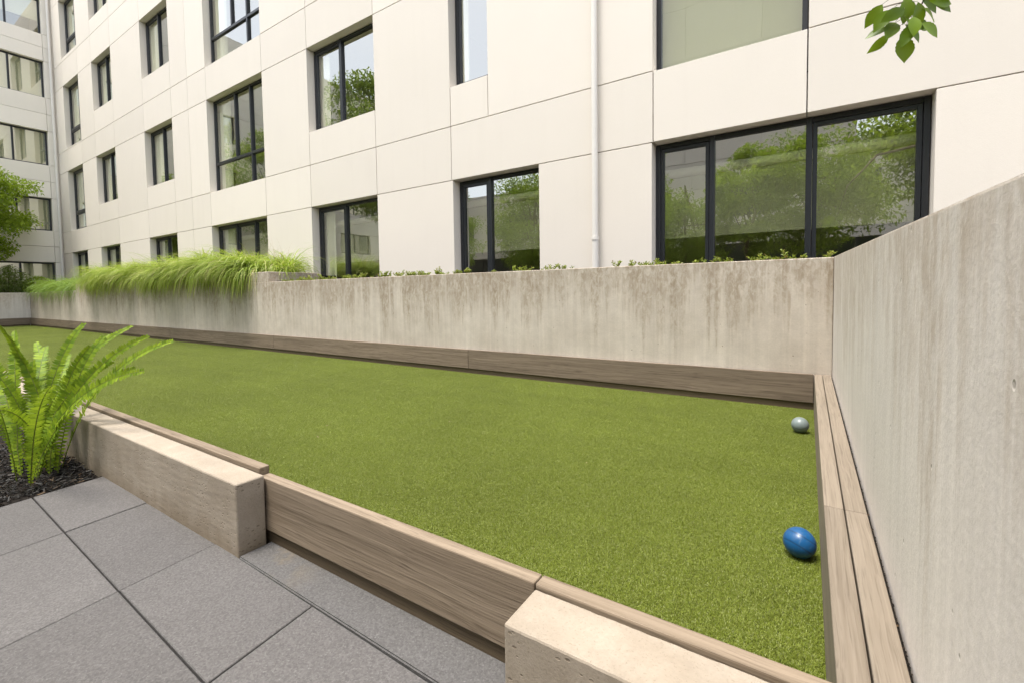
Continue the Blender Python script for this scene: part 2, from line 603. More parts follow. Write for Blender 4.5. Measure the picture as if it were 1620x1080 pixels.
ng.links.new(mq.outputs[0], cq.inputs[2])
ng.links.new(cq.outputs[0], ip.inputs['Rotation'])
ng.links.new(gi.outputs[0], ip.inputs['Points'])
ng.links.new(jn.outputs[0], ip.inputs['Instance'])
ng.links.new(ip.outputs[0], go.inputs[0])
turf.modifiers.new('tiles', 'NODES').node_group = ng

# ------------------------------------------------------------------ concrete walls
back = empty('planter_wall', (-12, 4.54, 0))
tag(back, 'long stained concrete planter wall behind the turf court', 'wall')
IB = Matrix.Translation((12, -4.54, 0))
def inb(o):
    o.matrix_parent_inverse = IB
    return o
inb(box('wall_face', (XL - .02, .171, 4.445, 4.60, -.1, 1.24), 'wall_back', back, .006, 2))
inb(bm_obj('raised_section', bm_boxes([(-19.0, -8.07, 4.448, 4.53, 1.2405, 1.423), (-8.15, -8.07, 4.5305, 5.5, 1.10, 1.423), (-19.0, -18.92, 4.5305, 5.5, 1.10, 1.423)], None, .006, 1), 'wall_back', back))
inb(box('raised_soil', (-18.9, -8.16, 4.532, 5.9, 1.0, 1.385), 'soil', back))
inb(box('planter_soil', (-8.06, .165, 4.602, 5.98, .6, 1.185), 'soil', back))
inb(box('planter_soil', (XL - 2.3, -19.01, 4.602, 5.98, .6, 1.185), 'soil', back))

rw = bmesh.new()
pv = [rw.verts.new(v) for v in [(.173, 4.62, -.1), (.40, 4.62, -.1), (.40, -2.0, -.1), (.173, -2.0, -.1),
                                (.173, 4.62, 1.252), (.40, 4.62, 1.252), (.40, -2.0, 1.016), (.173, -2.0, 1.016)]]
for f in BOXF:
    rw.faces.new([pv[i] for i in f])
bmesh.ops.recalc_face_normals(rw, faces=rw.faces)
bmesh.ops.bevel(rw, geom=list(rw.edges), offset=.006, segments=2, affect='EDGES')
tag(bm_obj('concrete_wall', rw, 'wall_right'), 'pale smooth concrete wall running along the right end of the court', 'wall')
tag(box('concrete_wall', (XL - .22, XL - .022, -4, 4.444, -.1, 1.235), 'wall_right', None, .006, 2), 'low pale concrete wall closing the far left end of the court', 'wall')

# ------------------------------------------------------------------ timber edging
def edging(label):
    o = empty('timber_edging')
    tag(o, label, 'timber edging', 'timber edgings around the court')
    return o
e = edging('dark weathered timber edging along the foot of the stained back wall')
xs = [XL, -20.6, -16.4, -12.2, -7.92, -3.535, XR - .002]
for i in range(len(xs) - 1):
    board('board', xs[i + 1] - xs[i] - .005, .030, ZT - .062, (xs[i] + .0025, YB, .062), 0, 'wood_dark', e, .003)
bm = bm_boxes([(XL, XR, YB + .014, YB + .034, -.03, .060)])
bm_obj('base_sleeper', bm, 'wood_base', e)

e = edging('pale double timber edging at the foot of the right wall')
# boards lie along Y: local X points to +Y after a quarter turn
for (x0, w) in ((XR, .0525), (XR + .0560, .0560)):
    for (ya, yb) in ((1.757, YB + .03), (-.6, 1.754)):
        board('board', yb - ya, w, ZT, (x0 + w, ya, 0), math.pi / 2, 'wood_pale', e, .0035)
e = edging('low timber edging along the wall at the far left end of the court')
board('board', YB - YF, .03, ZT - .06, (XL, YF, .062), math.pi / 2, 'wood_dark', e, .003)
bm_obj('base_sleeper', bm_boxes([(XL - .021, XL - .015, YF, YB, -.03, .06)]), 'wood_base', e)
e = edging('timber edging along the near side of the court between concrete blocks')
FY0, FT = .920, .042
tag(board('board', 9.0, FT, .235, (-1.792 - 9.0, FY0, .093), 0, 'wood', e, .004), 'raised left board')
board('board', 1.243, FT, .204, (-1.790, FY0, .093), 0, 'wood', e, .004)
board('board', .594, FT, .204, (-.5435, FY0, .093), 0, 'wood', e, .004)
bm_obj('base_sleeper', bm_boxes([(-10.8, XR, FY0 + .012, FY0 + .034, -.05, .0915)]), 'wood_base', e)

# ------------------------------------------------------------------ low concrete blocks
def block(b, label):
    bm = bm_boxes([b], None, 0)
    # lively arrises: several cuts and a little unevenness before the bevel
    o = bm_obj('concrete_block', bm, 'block')
    bm = bmesh.new(); bm.from_mesh(o.data)
    bmesh.ops.bevel(bm, geom=list(bm.edges), offset=.006, segments=2, affect='EDGES', profile=.45)
    es = [e_ for e_ in bm.edges if e_.calc_length() > .3]
    bmesh.ops.subdivide_edges(bm, edges=es, cuts=120, use_grid_fill=True)
    for v in bm.verts:
        n_ = mnoise.noise(v.co * 60) * .0006 + mnoise.noise(v.co * 7) * .0003
        v.co += Vector((0, n_, n_))
    bm.normal_update()
    bm.to_mesh(o.data); bm.free()
    tag(o, label, 'concrete block', 'low concrete blocks beside the edging')
block((-9.5, -1.741, .808, .914, -.02, .314), 'long sandy concrete block ending beside the fern and the grey pavers')
block((-.540, .175, .777, .914, -.02, .290), 'short sandy concrete block at the bottom edge of the photo')

# ------------------------------------------------------------------ paving
pav = tag(mesh_obj('pavement', [(-3.16, -3.2, .012), (.6, -3.2, .012), (.6, .86, .012), (-3.22, .86, .012)], [(0, 1, 2, 3)], 'joint'), kind='structure')
cx0 = [-3.178, -2.590, -1.920, -1.275, -.63, .015, .66]
def yrow(k, x): return .801 - .3135 * k - (.024 + .002 * k) * (x + 1.3)
def ptop(i, k):
    x = cx0[i]
    y = yrow(k, x)
    return Vector((x + .115 * (.81 - y), y, 0))
for i in range(len(cx0) - 1):
    for k in range(9):
        q = [ptop(i, k + 1), ptop(i + 1, k + 1), ptop(i + 1, k), ptop(i, k)]
        c = sum(q, Vector()) / 4
        zr = .040 + random.Random(i * 31 + k).uniform(-.0012, .0012)
        v, rings = [], [(.0025, -.03), (.0025, -.0025), (.005, 0)]
        for ins, dz in rings:
            for p in q:
                d = p - c
                v.append((p.x - math.copysign(ins, d.x) - c.x, p.y - math.copysign(ins, d.y) - c.y, zr + dz))
        f = [(8, 9, 10, 11)]
        for r in (0, 4):
            for s in range(4):
                f.append((r + s, r + (s + 1) % 4, r + 4 + (s + 1) % 4, r + 4 + s))
        o = mesh_obj('paver', v, f, 'paver', pav)
        o.location = (c.x, c.y, 0)
sb = bmesh.new()
sv_ = [sb.verts.new(q) for q in [(-1.738, .8075, -.02), (-.544, .7865, -.02), (-.544, .9315, -.02), (-1.738, .9315, -.02),
                                 (-1.738, .8075, .047), (-.544, .7865, .047), (-.544, .9315, .047), (-1.738, .9315, .047)]]
for q in BOXF:
    sb.faces.new([sv_[k] for k in q])
bmesh.ops.recalc_face_normals(sb, faces=sb.faces)
bmesh.ops.bevel(sb, geom=list(sb.edges), offset=.004, segments=2, affect='EDGES')
tag(bm_obj('stone_sill', sb, 'sill'), 'grey stone sill strip below the middle timber board', 'sill')

# mulch bed
tag(mesh_obj('mulch_bed', [(-12, -4, .025), (-3.155, -4, .025), (-3.19, .83, .025), (-12, .83, .025)], [(0, 1, 2, 3)], 'soil'), kind='structure')
rnd = random.Random(5)
v, f = [], []
for _ in range(5200):
    x = -3.19 - abs(rnd.gauss(0, 1)) * .75
    y = rnd.uniform(-.6, .80)
    if rnd.random() < .5: x = rnd.uniform(-4.6, -3.19)
    x += .02 * (y - .8) * -1
    L, w, t = rnd.uniform(.012, .048), rnd.uniform(.003, .010), rnd.uniform(.002, .004)
    R = (Quaternion((0, 0, 1), rnd.uniform(0, 6.28)) @ Quaternion((0, 1, 0), rnd.gauss(0, .28)) @ Quaternion((1, 0, 0), rnd.gauss(0, .5)))
    b = len(v)
    z = .030 + abs(rnd.gauss(0, .012))
    for (a_, b_, c_) in ((-1, -.6, 0), (1, -.9, 0), (.8, .7, 0), (-1.1, .9, 0)):
        for sgn in (-1, 1):
            p = R @ Vector((a_ * L / 2, b_ * w / 2, sgn * t / 2))
            v.append((x + p.x, y + p.y, z + p.z))
    f += [(b, b + 2, b + 4, b + 6), (b + 1, b + 7, b + 5, b + 3), (b, b + 1, b + 3, b + 2), (b + 2, b + 3, b + 5, b + 4), (b + 4, b + 5, b + 7, b + 6), (b + 6, b + 7, b + 1, b)]
tag(mesh_obj('bark_mulch', v, f, 'chip'), 'dark bark mulch chips under the fern', 'mulch', kind='stuff')

# grit in the slot between the end boards and the right wall
v, f = [], []
for _ in range(900):
    x, y, z = rnd.uniform(.165, .172), rnd.uniform(.4, 4.4), rnd.uniform(.272, .284)
    s = rnd.uniform(.0012, .0028)
    b = len(v)
    v += [(x - s, y, z), (x, y - s, z - s * .3), (x + s, y, z), (x, y + s, z), (x, y, z + s), (x, y, z - s)]
    f += [(b, b + 1, b + 4), (b + 1, b + 2, b + 4), (b + 2, b + 3, b + 4), (b + 3, b, b + 4)]
tag(mesh_obj('slot_gravel', v, f, 'chip'), 'dark grit filling the slot below the right wall', 'gravel', kind='stuff')
tag(box('slot_fill', (.1645, .174, -.6, 4.43, -.05, .272), 'soil'), kind='structure')

# ------------------------------------------------------------------ balls
def ball(loc, m, label):
    bm = bmesh.new()
    bmesh.ops.create_uvsphere(bm, u_segments=64, v_segments=32, radius=.0535)
    # two shallow score rings, as turned bowls have
    o = bm_obj('bocce_ball', bm, m, None, True)
    o.location = loc
    o.rotation_euler = (loc[1], .9, loc[1] * 2.1)
    tag(o, label, 'ball', 'balls at the right end of the court')
ball((-.014, 1.955, .058), 'ball_blue', 'glossy blue ball on the turf, nearer one by the end boards')
ball((-.034, 3.676, .058), 'ball_grey', 'pale grey ball on the turf near the far corner')

# ------------------------------------------------------------------ buildings
Z1, B1, Z2, B2, Z3, B3, Z4, ZR = 2.90, 3.80, 6.26, 7.12, 9.70, 10.66, 13.1, 14.2
GAP = .006
TM = lambda u, d, z: (u, 6.0 + d, z)             # main facade faces -Y
TW = lambda u, d, z: (-27.0 - d, u, z)           # wing faces +X
bld = empty('apartment_building', (-12, 8, 0))
tag(bld, 'cream panelled apartment building with dark framed windows above the planter wall', 'building')
bld_I = Matrix.Translation((12, -8, 0))
wing = empty('apartment_wing', (-29, 0, 0))
tag(wing, 'cream apartment wing at the far left with wide two pane windows', 'building')
wing_I = Matrix.Translation((29, 0, 0))
PI_ = {bld.name: bld_I, wing.name: wing_I}
def under(o, p):
    o.parent = p
    if p.name in PI_:
        o.matrix_parent_inverse = PI_[p.name]
    return o
def panel(p, T, u0, u1, z0, z1, m='panel', th=.24):
    under(box('panel', (u0 + GAP, u1 - GAP, 0, th, z0 + GAP, z1 - GAP), m, None, .0025, 1, T), p)

def window(p, T, u0, u1, z0, z1, mull=(), trans=(), sash=(), d0=.17, fw=.055, curtains=(), blind=0, roller=()):
    """frame with jambs, head and sill; mullions, rails, opening lights and panes below it"""
    dep = .07
    g = .003
    a, b, lo, hi = u0 + g, u1 - g, z0 + g, z1 - g
    fr = under(bm_obj('window', bm_boxes([(a, a + fw, d0, d0 + dep, lo, hi), (b - fw, b, d0, d0 + dep, lo, hi),
                                          (a + fw, b - fw, d0, d0 + dep, hi - fw, hi), (a + fw, b - fw, d0, d0 + dep, lo, lo + fw)], T, .004), 'frame'), p)
    cols = [a + fw, *mull, b - fw]
    mw = .030
    for x in mull:
        ch(bm_obj('mullion', bm_boxes([(x - mw, x + mw, d0 - .012, d0 + dep + .004, lo + .002, hi - .002)], T, .006), 'frame'), fr)
    for (ua, ub, z) in trans:
        ch(bm_obj('transom', bm_boxes([(ua, ub, d0 - .006, d0 + dep, z - .035, z + .035)], T, .005), 'frame'), fr)
    for i in range(len(cols) - 1):
        c0 = cols[i] + (mw if i else 0)
        c1 = cols[i + 1] - (mw if i < len(cols) - 2 else 0)
        zz = [lo + fw] + [t[2] for t in trans if t[0] - .01 <= (c0 + c1) / 2 <= t[1] + .01] + [hi - fw]
        for j in range(len(zz) - 1):
            q0 = zz[j] + (.035 if j else 0)
            q1 = zz[j + 1] - (.035 if j < len(zz) - 2 else 0)
            pa = 0
            if i in sash:
                sw = .048
                ch(bm_obj('sash', bm_boxes([(c0 + .004, c0 + sw, d0 + .008, d0 + .062, q0 + .004, q1 - .004), (c1 - sw, c1 - .004, d0 + .008, d0 + .062, q0 + .004, q1 - .004),
                                            (c0 + sw, c1 - sw, d0 + .008, d0 + .062, q0 + .004, q0 + sw), (c0 + sw, c1 - sw, d0 + .008, d0 + .062, q1 - sw, q1 - .004)], T, .003), 'frame'), fr)
                pa = sw - .006
            po = ch(bm_obj('pane', bm_boxes([(c0 + pa, c1 - pa, d0 + .036, d0 + .042, q0 + pa, q1 - pa)], T), 'glass'), fr)
            po.data.materials.append(M['clear'])
            out = Vector(T(0, -1, 0)) - Vector(T(0, 0, 0))
            for pl in po.data.polygons:
                pl.material_index = 0 if pl.normal.dot(out) > .5 else 1
    for (ua, ub) in curtains:
        n = int((ub - ua) / .018)
        v, f = [], []
        for k in range(n + 1):
            u = ua + (ub - ua) * k / n
            d = d0 + .125 + .035 * math.sin(u * 43) + .015 * math.sin(u * 101 + 1)
            v += [T(u, d, lo + .03), T(u, d + .01, hi - .02)]
        for k in range(n):
            f.append((2 * k, 2 * k + 2, 2 * k + 3, 2 * k + 1))
        ch(mesh_obj('curtain', v, f, 'curtain', None, True), fr)
    for (ua, ub, zb) in roller:
        zt_ = hi - .33
        ch(mesh_obj('blind', *tube_vf([T(ua, d0 + .30, zt_), T((ua + ub) / 2, d0 + .30, zt_), T(ub, d0 + .30, zt_)], [.062] * 3, 18), 'duct', None, True), fr)
        ch(bm_obj('screen', bm_boxes([(ua + .01, ub - .01, d0 + .298, d0 + .302, zb, zt_ - .03), (ua + .01, ub - .01, d0 + .29, d0 + .31, zb - .02, zb)], T), 'screen'), fr)
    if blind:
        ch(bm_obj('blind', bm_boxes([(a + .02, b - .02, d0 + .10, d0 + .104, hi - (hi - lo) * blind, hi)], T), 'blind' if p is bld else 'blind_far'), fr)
    return fr
def ch(o, fr):
    o.parent = fr
    if fr.parent is not None and fr.parent.name in PI_:
        o.matrix_parent_inverse = (fr.parent.matrix_world @ fr.matrix_parent_inverse).inverted() if False else Matrix.Identity(4)
    return o

C0, C1, C2, C3, C4, C5, C6 = (-1.71, 1.01), (-5.06, -3.40), (-9.07, -6.96), (-13.61, -10.86), (-17.80, -15.77), (-22.32, -20.38), (-25.80, -23.88)
SL = (-5.09, -4.31)
U2 = (-1.70, -.035)
XE, XC = 5.2, -27.0
def row(p, T, z0, z1, wins, ends, extra=(), m='panel'):
    """wins: (u0, u1, sill, head); fills the row with panels around them"""
    u = ends[0]
    cuts = sorted(extra)
    def run(a, b):
        pts = [a] + [c for c in cuts if a + .05 < c < b - .05] + [b]
        for s, t in zip(pts, pts[1:]):
            panel(p, T, s, t, z0, z1, m)
    for (a, b, lo, hi) in sorted(wins):
        run(u, a)
        if lo > z0 + .05: panel(p, T, a, b, z0, lo, m)
        if hi < z1 - .05: panel(p, T, a, b, hi, z1, m)
        u = b
    run(u, ends[1])
def band(p, T, z0, z1, cuts, m='panel'):
    for a, b in zip(cuts, cuts[1:]):
        panel(p, T, a, b, z0, z1, m)

GS = .95
row(bld, TM, .3, Z1, [(*C0, GS, Z1), (*C1, GS, Z1), (*C2, GS, Z1), (*C3, GS, Z1), (*C4, GS, Z1), (*C5, GS, Z1), (*C6, GS, Z1)], (XC, XE), (-14.7,))
band(bld, TM, Z1, B1, [XC, C6[0], C6[1], C5[0], C5[1], C4[0], C4[1], -14.7, C3[0], C3[1], C2[0], C2[1], SL[0], U2[0], U2[1], 2.9, XE])
r2 = [(*U2, B1, Z2), (*SL, 4.45, Z2), (*C2, 4.50, Z2), (*C3, B1, Z2), (*C4, 4.50, Z2), (*C5, 4.48, Z2), (*C6, 3.80, Z2)]
row(bld, TM, B1, Z2, r2, (XC, XE), (-14.7,))
band(bld, TM, Z2, B2, [XC, C6[0], C6[1], C5[0], C5[1], C4[0], C4[1], -14.7, C3[0], C3[1], C2[0], C2[1], SL[0], U2[0], U2[1], 2.9, XE])
r3 = [(*U2, B2, Z3), (*SL, 7.9, Z3), (*C2, 7.88, Z3), (*C3, B2, Z3), (*C4, 7.90, Z3), (*C5, 7.92, Z3), (*C6, 7.18, Z3)]
row(bld, TM, B2, Z3, r3, (XC, XE), (-14.7,))
band(bld, TM, Z3, B3, [XC, C6[0], C6[1], C5[0], C5[1], C4[0], C4[1], -14.7, C3[0], C3[1], C2[0], C2[1], SL[0], U2[0], U2[1], 2.9, XE])
r4 = [(*U2, B3, Z4), (*SL, 11.3, Z4), (*C2, 11.3, Z4), (*C3, B3, Z4), (*C4, 11.25, Z4), (*C5, 11.2, Z4), (*C6, 10.80, Z4)]
row(bld, TM, B3, Z4, r4, (XC, XE), (-14.7,))
band(bld, TM, Z4, ZR, [XC, C5[0], C4[0], C3[0], C2[0], SL[0], U2[1], XE])

# windows of the main facade
window(bld, TM, *C0, GS, Z1, (-1.02, -.01), (), (0, 2), roller=((-1.95, 1.6, 1.715),))
window(bld, TM, *C1, GS, Z1, (-4.42,), (), (0,), roller=((-5.55, -3.2, 1.715),))
window(bld, TM, *C2, GS, Z1, (-8.14,), (), (0,), curtains=((-8.98, -8.72),), roller=((-9.7, -6.8, 1.715),))
window(bld, TM, *C3, GS, Z1, (-12.6, -11.7), (), (0, 1), curtains=((-13.5, -12.9),), roller=((-14.4, -10.7, 1.715),))
for c, cu in ((C4, .75), (C5, .9), (C6, 1.2)):
    window(bld, TM, *c, GS, Z1, (c[0] + .93,), (), (0,), curtains=((c[0] + .12, c[0] + cu),))
for zs, zh, bl in ((B1, Z2, .0), (B2, Z3, 0), (B3, Z4, 0)):
    window(bld, TM, *U2, zs, zh, (), (), (), blind=.97)
window(bld, TM, *SL, 4.45, Z2, (), (), (0,), curtains=((-5.02, -4.88),))
window(bld, TM, *SL, 7.9, Z3, (), (), (0,))
for zs, zh in ((4.50, Z2), (7.88, Z3)):
    window(bld, TM, *C2, zs, zh, (-8.15,), (), (0,), curtains=((-8.98, -8.66),))
for zs, zh in ((B1, Z2), (B2, Z3)):
    t_ = zs + .78
    w3 = window(bld, TM, *C3, zs, zh, (-11.72,), ((C3[0] + .06, C3[1] - .06, t_),), (), curtains=((-13.5, -13.0),))
    bpy_m = bm_obj('mullion', bm_boxes([(-12.50, -12.44, .16, .24, t_ + .036, zh - .06)], TM, .006), 'frame')
    ch(bpy_m, w3)
for c, zs, zh, cu in ((C4, 4.50, Z2, .8), (C5, 4.48, Z2, .85), (C4, 7.90, Z3, .8), (C5, 7.92, Z3, .9), (C5, 11.2, Z4, 1.3), (C4, 11.25, Z4, .9)):
    window(bld, TM, *c, zs, zh, (c[0] + .95,), (), (0,), curtains=((c[0] + .10, c[0] + cu),))
for zs, zh in ((3.80, Z2), (7.18, Z3), (10.80, Z4)):
    window(bld, TM, *C6, zs, zh, (C6[0] + 1.25,), ((C6[0] + .06, C6[1] - .06, zs + .75),), (0,), curtains=((C6[0] + .1, C6[0] + 1.2),))

# inside: floor slabs, back wall, partitions, service pipe
for z0, z1 in ((.25, .40), (3.02, 3.45), (6.38, 6.82), (9.82, 10.25), (13.25, 13.9)):
    under(box('floor_slab', (XC + .3, XE - .05, 6.30, 10.3, z0, z1), 'ceil', None), bld)
under(box('back_wall', (XC, XE, 10.32, 10.55, -.1, ZR), 'inwall', None), bld)
for x in (-2.95, -6.1, -10.0, -14.65, -19.1, -23.1):
    for z0, z1 in ((.41, 3.01), (3.46, 6.37), (6.83, 9.81), (10.26, 13.24)):
        if x == -2.95 and z0 < 1: continue
        under(box('partition', (x - .06, x + .06, 6.32, 10.3, z0, z1), 'inwall', None), bld)
for z in (.402, 3.452, 6.822, 10.252):
    under(box('carpet', (XC + .35, XE - .1, 6.32, 10.28, z, z + .02), 'infloor', None), bld)
under(box('end_wall', (XE - .2, XE, 6.245, 10.31, -.1, ZR - .05), 'panel', None), bld)
under(box('end_wall', (XC - .26, XC - .002, 6.0, 10.315, -.1, ZR - .05), 'panel_far', None), bld)
under(box('roof', (XC - 8, XE + .05, 6.02, 10.6, ZR + .004, ZR + .3), 'panel', None), bld)
for k in range(9):
    x = -5.2 + k * 1.05
    under(box('ceiling_light', (x, x + .6, 8.1, 8.2, 2.985, 3.018), 'duct', None), bld)

# downpipes
dp = empty('downpipe', (-2.475, 5.935, 1.0))
tag(dp, 'white downpipe fixed to the cream facade left of the wide window', 'pipe')
def dpart(name, z0, z1, r, n=20):
    o = tube(name, [(0, 0, z0), (0, 0, z1)], [r, r], 'pipe', dp, n)
dpart('pipe_length', .745, 13.0, .041)
dpart('pipe_foot', .0, .70, .043)
dpart('collar', .70, .745, .050)
for z in (6.6, 9.8):
    dpart('bracket', z, z + .03, .048)
dp2 = tag(tube('downpipe', [(-26.86, 5.90, 1.0), (-26.86, 5.90, 14)], [.05, .05], 'pipe', None, 14), 'thin pale downpipe in the far corner between the two facades', 'pipe')

# wing at the far left: rows of wide windows
WZ = [(1.1, 2.53), (3.87, 5.24), (6.62, 8.05), (9.44, 10.95), (12.05, 13.5)]
WC = [(3.70, 5.72), (-.9, 1.6), (-5.5, -3.0), (-10.1, -7.6)]
YE = -12.6
edge = 5.999
zj = [.2]
prev = .2
for i, (lo, hi) in enumerate(WZ):
    # spandrel rows below the sill
    if i == 0:
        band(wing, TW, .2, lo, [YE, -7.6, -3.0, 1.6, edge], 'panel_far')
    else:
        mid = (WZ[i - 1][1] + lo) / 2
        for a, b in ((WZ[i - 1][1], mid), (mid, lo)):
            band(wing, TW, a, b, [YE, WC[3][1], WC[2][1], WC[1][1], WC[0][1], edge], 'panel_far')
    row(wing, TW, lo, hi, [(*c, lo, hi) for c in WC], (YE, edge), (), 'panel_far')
    for c in WC:
        window(wing, TW, *c, lo, hi, ((c[0] + c[1]) / 2 + .0,), (), (), blind=(.96, .97, .93, .97, .6)[i])
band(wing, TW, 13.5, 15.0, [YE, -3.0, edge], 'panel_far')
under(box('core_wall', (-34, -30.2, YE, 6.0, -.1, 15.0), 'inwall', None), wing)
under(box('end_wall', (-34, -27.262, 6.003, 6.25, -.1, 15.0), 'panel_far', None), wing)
under(box('roof', (-34, -27.03, YE, 6.26, 15.004, 15.25), 'panel_far', None), wing)
for z0, z1 in ((.0, .3), (2.75, 3.05), (5.5, 5.8), (8.3, 8.6), (11.1, 11.4), (13.8, 14.9)):
    under(box('floor_slab', (-30.15, -27.26, YE, 5.95, z0, z1), 'ceil', None), wing)

# building across the courtyard, seen in the window reflections
opp = empty('courtyard_building', (-10, -16, 0))
tag(opp, 'cream building across the courtyard seen only as a reflection in the windows', 'building')
PI_[opp.name] = Matrix.Translation((10, 16, 0))
TO = lambda u, d, z: (u, -17.0 - d, z)
band(opp, TO, 3.6, 4.6, [-26, -21, -16, -11, -6, -1, 4, 9, 14], 'panel')
ow = [(-24.6, -22.8), (-19.4, -17.4), (-14.2, -12.2), (-9.2, -7.2), (-4.0, -2.0), (1.0, 3.0), (6.2, 8.2)]
row(opp, TO, 4.6, 7.0, [(a, b, 5.2, 7.0) for a, b in ow], (-26, 14), (), 'panel')
band(opp, TO, 7.0, 8.6, [-26, -21, -16, -11, -6, -1, 4, 9, 14], 'panel')
for a, b in ow:
    w_ = under(bm_obj('window', bm_boxes([(a, a + .06, .1, .2, 5.2, 7.0), (b - .06, b, .1, .2, 5.2, 7.0), (a + .06, b - .06, .1, .2, 6.94, 7.0), (a + .06, b - .06, .1, .2, 5.2, 5.26)], TO), 'frame'), opp)
    ch(bm_obj('pane', bm_boxes([(a + .06, b - .06, .14, .16, 5.26, 6.94)], TO), 'bluepane'), w_)
under(box('core_wall', (-26, 14, -24, -17.3, -.1, 8.5), 'inwall', None), opp)
for k in range(10):
    a = -26 + k * 4
    w_ = under(bm_obj('shopfront', bm_boxes([(a + .02, a + .12, .05, .2, .0, 3.58), (a + 1.95, a + 2.05, .05, .2, 0, 3.58)], TO), 'frame'), opp)
    ch(bm_obj('pane', bm_boxes([(a + .12, a + 3.98, .12, .14, 0, 3.58)], TO), 'darkglass'), w_)

tower = empty('added_reflection_tower', (-4, -21, 0))  # added unseen block: gives the upper window a flat reflection, screens some sky
tag(tower, 'unseen plain cream block added across the courtyard to flatten the reflection in the upper window', 'building')
PI_[tower.name] = Matrix.Translation((4, 21, 0))
for k in range(4):
    band(tower, TO, 8.62 + k * 3.1, 8.62 + (k + 1) * 3.1, [-10.5, -6.4, -2.3, 2.0], 'panel')
under(box('core_wall', (-10.5, 2.0, -24, -17.25, 8.62, 21.0), 'panel', None), tower)

# ------------------------------------------------------------------ plants
def leaf_quads(v, f, p, d, n, L, W, fold=.25):
    """a folded diamond leaf of four triangles' worth of area along d"""
    s = d.cross(n).normalized()
    b = len(v)
    v += [p, p + d * L * .45 + s * W * .5 + n * W * fold, p + d * L - n * L * .12, p + d * L * .45 - s * W * .5 + n * W * fold]
    f += [(b, b + 1, b + 2), (b, b + 2, b + 3)]

def rvec(r):
    while True:
        q = Vector((r.uniform(-1, 1), r.uniform(-1, 1), r.uniform(-1, 1)))
        if .05 < q.length < 1: return q.normalized()

def tree(name, base, h, cr, seed, label, cat, group, n_leaf=9000, leaf=.11, mat='tree', cz=None, crown_h=None, trunk_r=.1, clumps=42, spare=None):
    r = random.Random(seed)
    root = empty(name, base)
    tag(root, label, cat, group)
    cz = h * .62 if cz is None else cz
    ch_ = h * .42 if crown_h is None else crown_h
    v, f = [], []
    tp = [Vector((r.uniform(-.05, .05) * h * k / 4, r.uniform(-.05, .05) * h * k / 4, h * .78 * k / 4)) for k in range(5)]
    tp[0] = Vector((0, 0, -.15))
    tube_vf(tp, [trunk_r * (1.15 - .22 * k) for k in range(5)], 9, v, f)
    tips = []
    for k in range(clumps):
        q = rvec(r)
        rad = r.uniform(.35, 1.0) ** .6
        c = Vector((q.x * cr * rad, q.y * cr * rad, cz + q.z * ch_ * rad))
        if spare and spare(Vector(base) + c): continue
        tips.append(c)
        if k % 2 == 0:
            s = tp[2].lerp(tp[4], r.random())
            m_ = s.lerp(c, .5) + Vector((0, 0, r.uniform(-.1, .25)))
            tube_vf([s, m_, c], [trunk_r * .32, trunk_r * .18, trunk_r * .05], 5, v, f)
    mesh_obj('trunk', v, f, 'bark', root, True)
    v, f = [], []
    per = max(1, n_leaf // max(1, len(tips)))
    for c in tips:
        cs = cr * r.uniform(.22, .42)
        for _ in range(int(per * r.uniform(.6, 1.4))):
            q = rvec(r)
            p = c + Vector((q.x, q.y, q.z * .65)) * cs * r.random() ** .45
            if spare and spare(Vector(base) + p): continue
            d = (rvec(r) + q * .6 + Vector((0, 0, -.35))).normalized()
            nn = (rvec(r) * .7 + Vector((0, 0, 1))).normalized()
            leaf_quads(v, f, p, d, nn, leaf * r.uniform(.6, 1.3), leaf * r.uniform(.38, .6))
    mesh_obj('crown', v, f, mat, root)
    return root

tree('leafy_tree', (-25.75, 3.25, 0), 6.8, 1.6, 3, 'bright green leafy tree cut by the left edge of the photo', 'tree', None, 15000, .135, 'tree_l', 4.5, 2.1, .09, 58)
tree('courtyard_tree', (-20.5, -6.0, 0), 13.4, 3.4, 11, 'tall tree across the court, mirrored in the upper two pane window', 'tree', 'courtyard trees mirrored in the windows', 16000, .20, 'tree', 9.2, 4.4, .17, 70)
tree('courtyard_tree', (-9.6, -4.2, 0), 6.2, 2.0, 12, 'rounded tree across the court, mirrored in the two pane ground window', 'tree', 'courtyard trees mirrored in the windows', 15000, .13, 'tree_l', 3.9, 2.2, .10, 60)
tree('courtyard_tree', (-15.8, -5.2, 0), 6.6, 2.1, 13, 'tree across the court, mirrored in the ground window behind the tall grass', 'tree', 'courtyard trees mirrored in the windows', 12000, .14, 'tree', 3.9, 2.3, .10, 55)
tree('courtyard_tree', (-6.6, -7.0, 0), 8.0, 2.2, 19, 'tree behind the viewer, mirrored between the two ground windows', 'tree', 'courtyard trees mirrored in the windows', 14000, .15, 'tree_l', 4.6, 3.0, .12, 60)
tree('courtyard_tree', (.2, -5.0, 0), 6.2, 1.9, 14, 'tree behind the viewer, mirrored in the middle of the wide window', 'tree', 'courtyard trees mirrored in the windows', 15000, .13, 'tree_l', 4.0, 1.9, .09, 60)
tree('courtyard_tree', (-3.9, -4.8, 0), 6.0, 1.6, 15, 'small tree behind the viewer, mirrored at the left of the wide window', 'tree', 'courtyard trees mirrored in the windows', 9000, .12, 'tree', 3.0, 1.5, .08, 45)
tree('courtyard_tree', (-23.6, -1.2, 0), 10.6, 2.2, 17, 'tall slim tree in front of the far wing, mirrored in the tall window', 'tree', 'courtyard trees mirrored in the windows', 14000, .15, 'tree_l', 6.6, 3.2, .12, 62)
tree('courtyard_tree', (-1.55, -3.4, 0), 5.6, 1.25, 20, 'slim tree close behind the viewer, mirrored in the middle pane of the wide window', 'tree', 'courtyard trees mirrored in the windows', 9000, .13, 'tree_l', 3.7, 1.7, .07, 45)
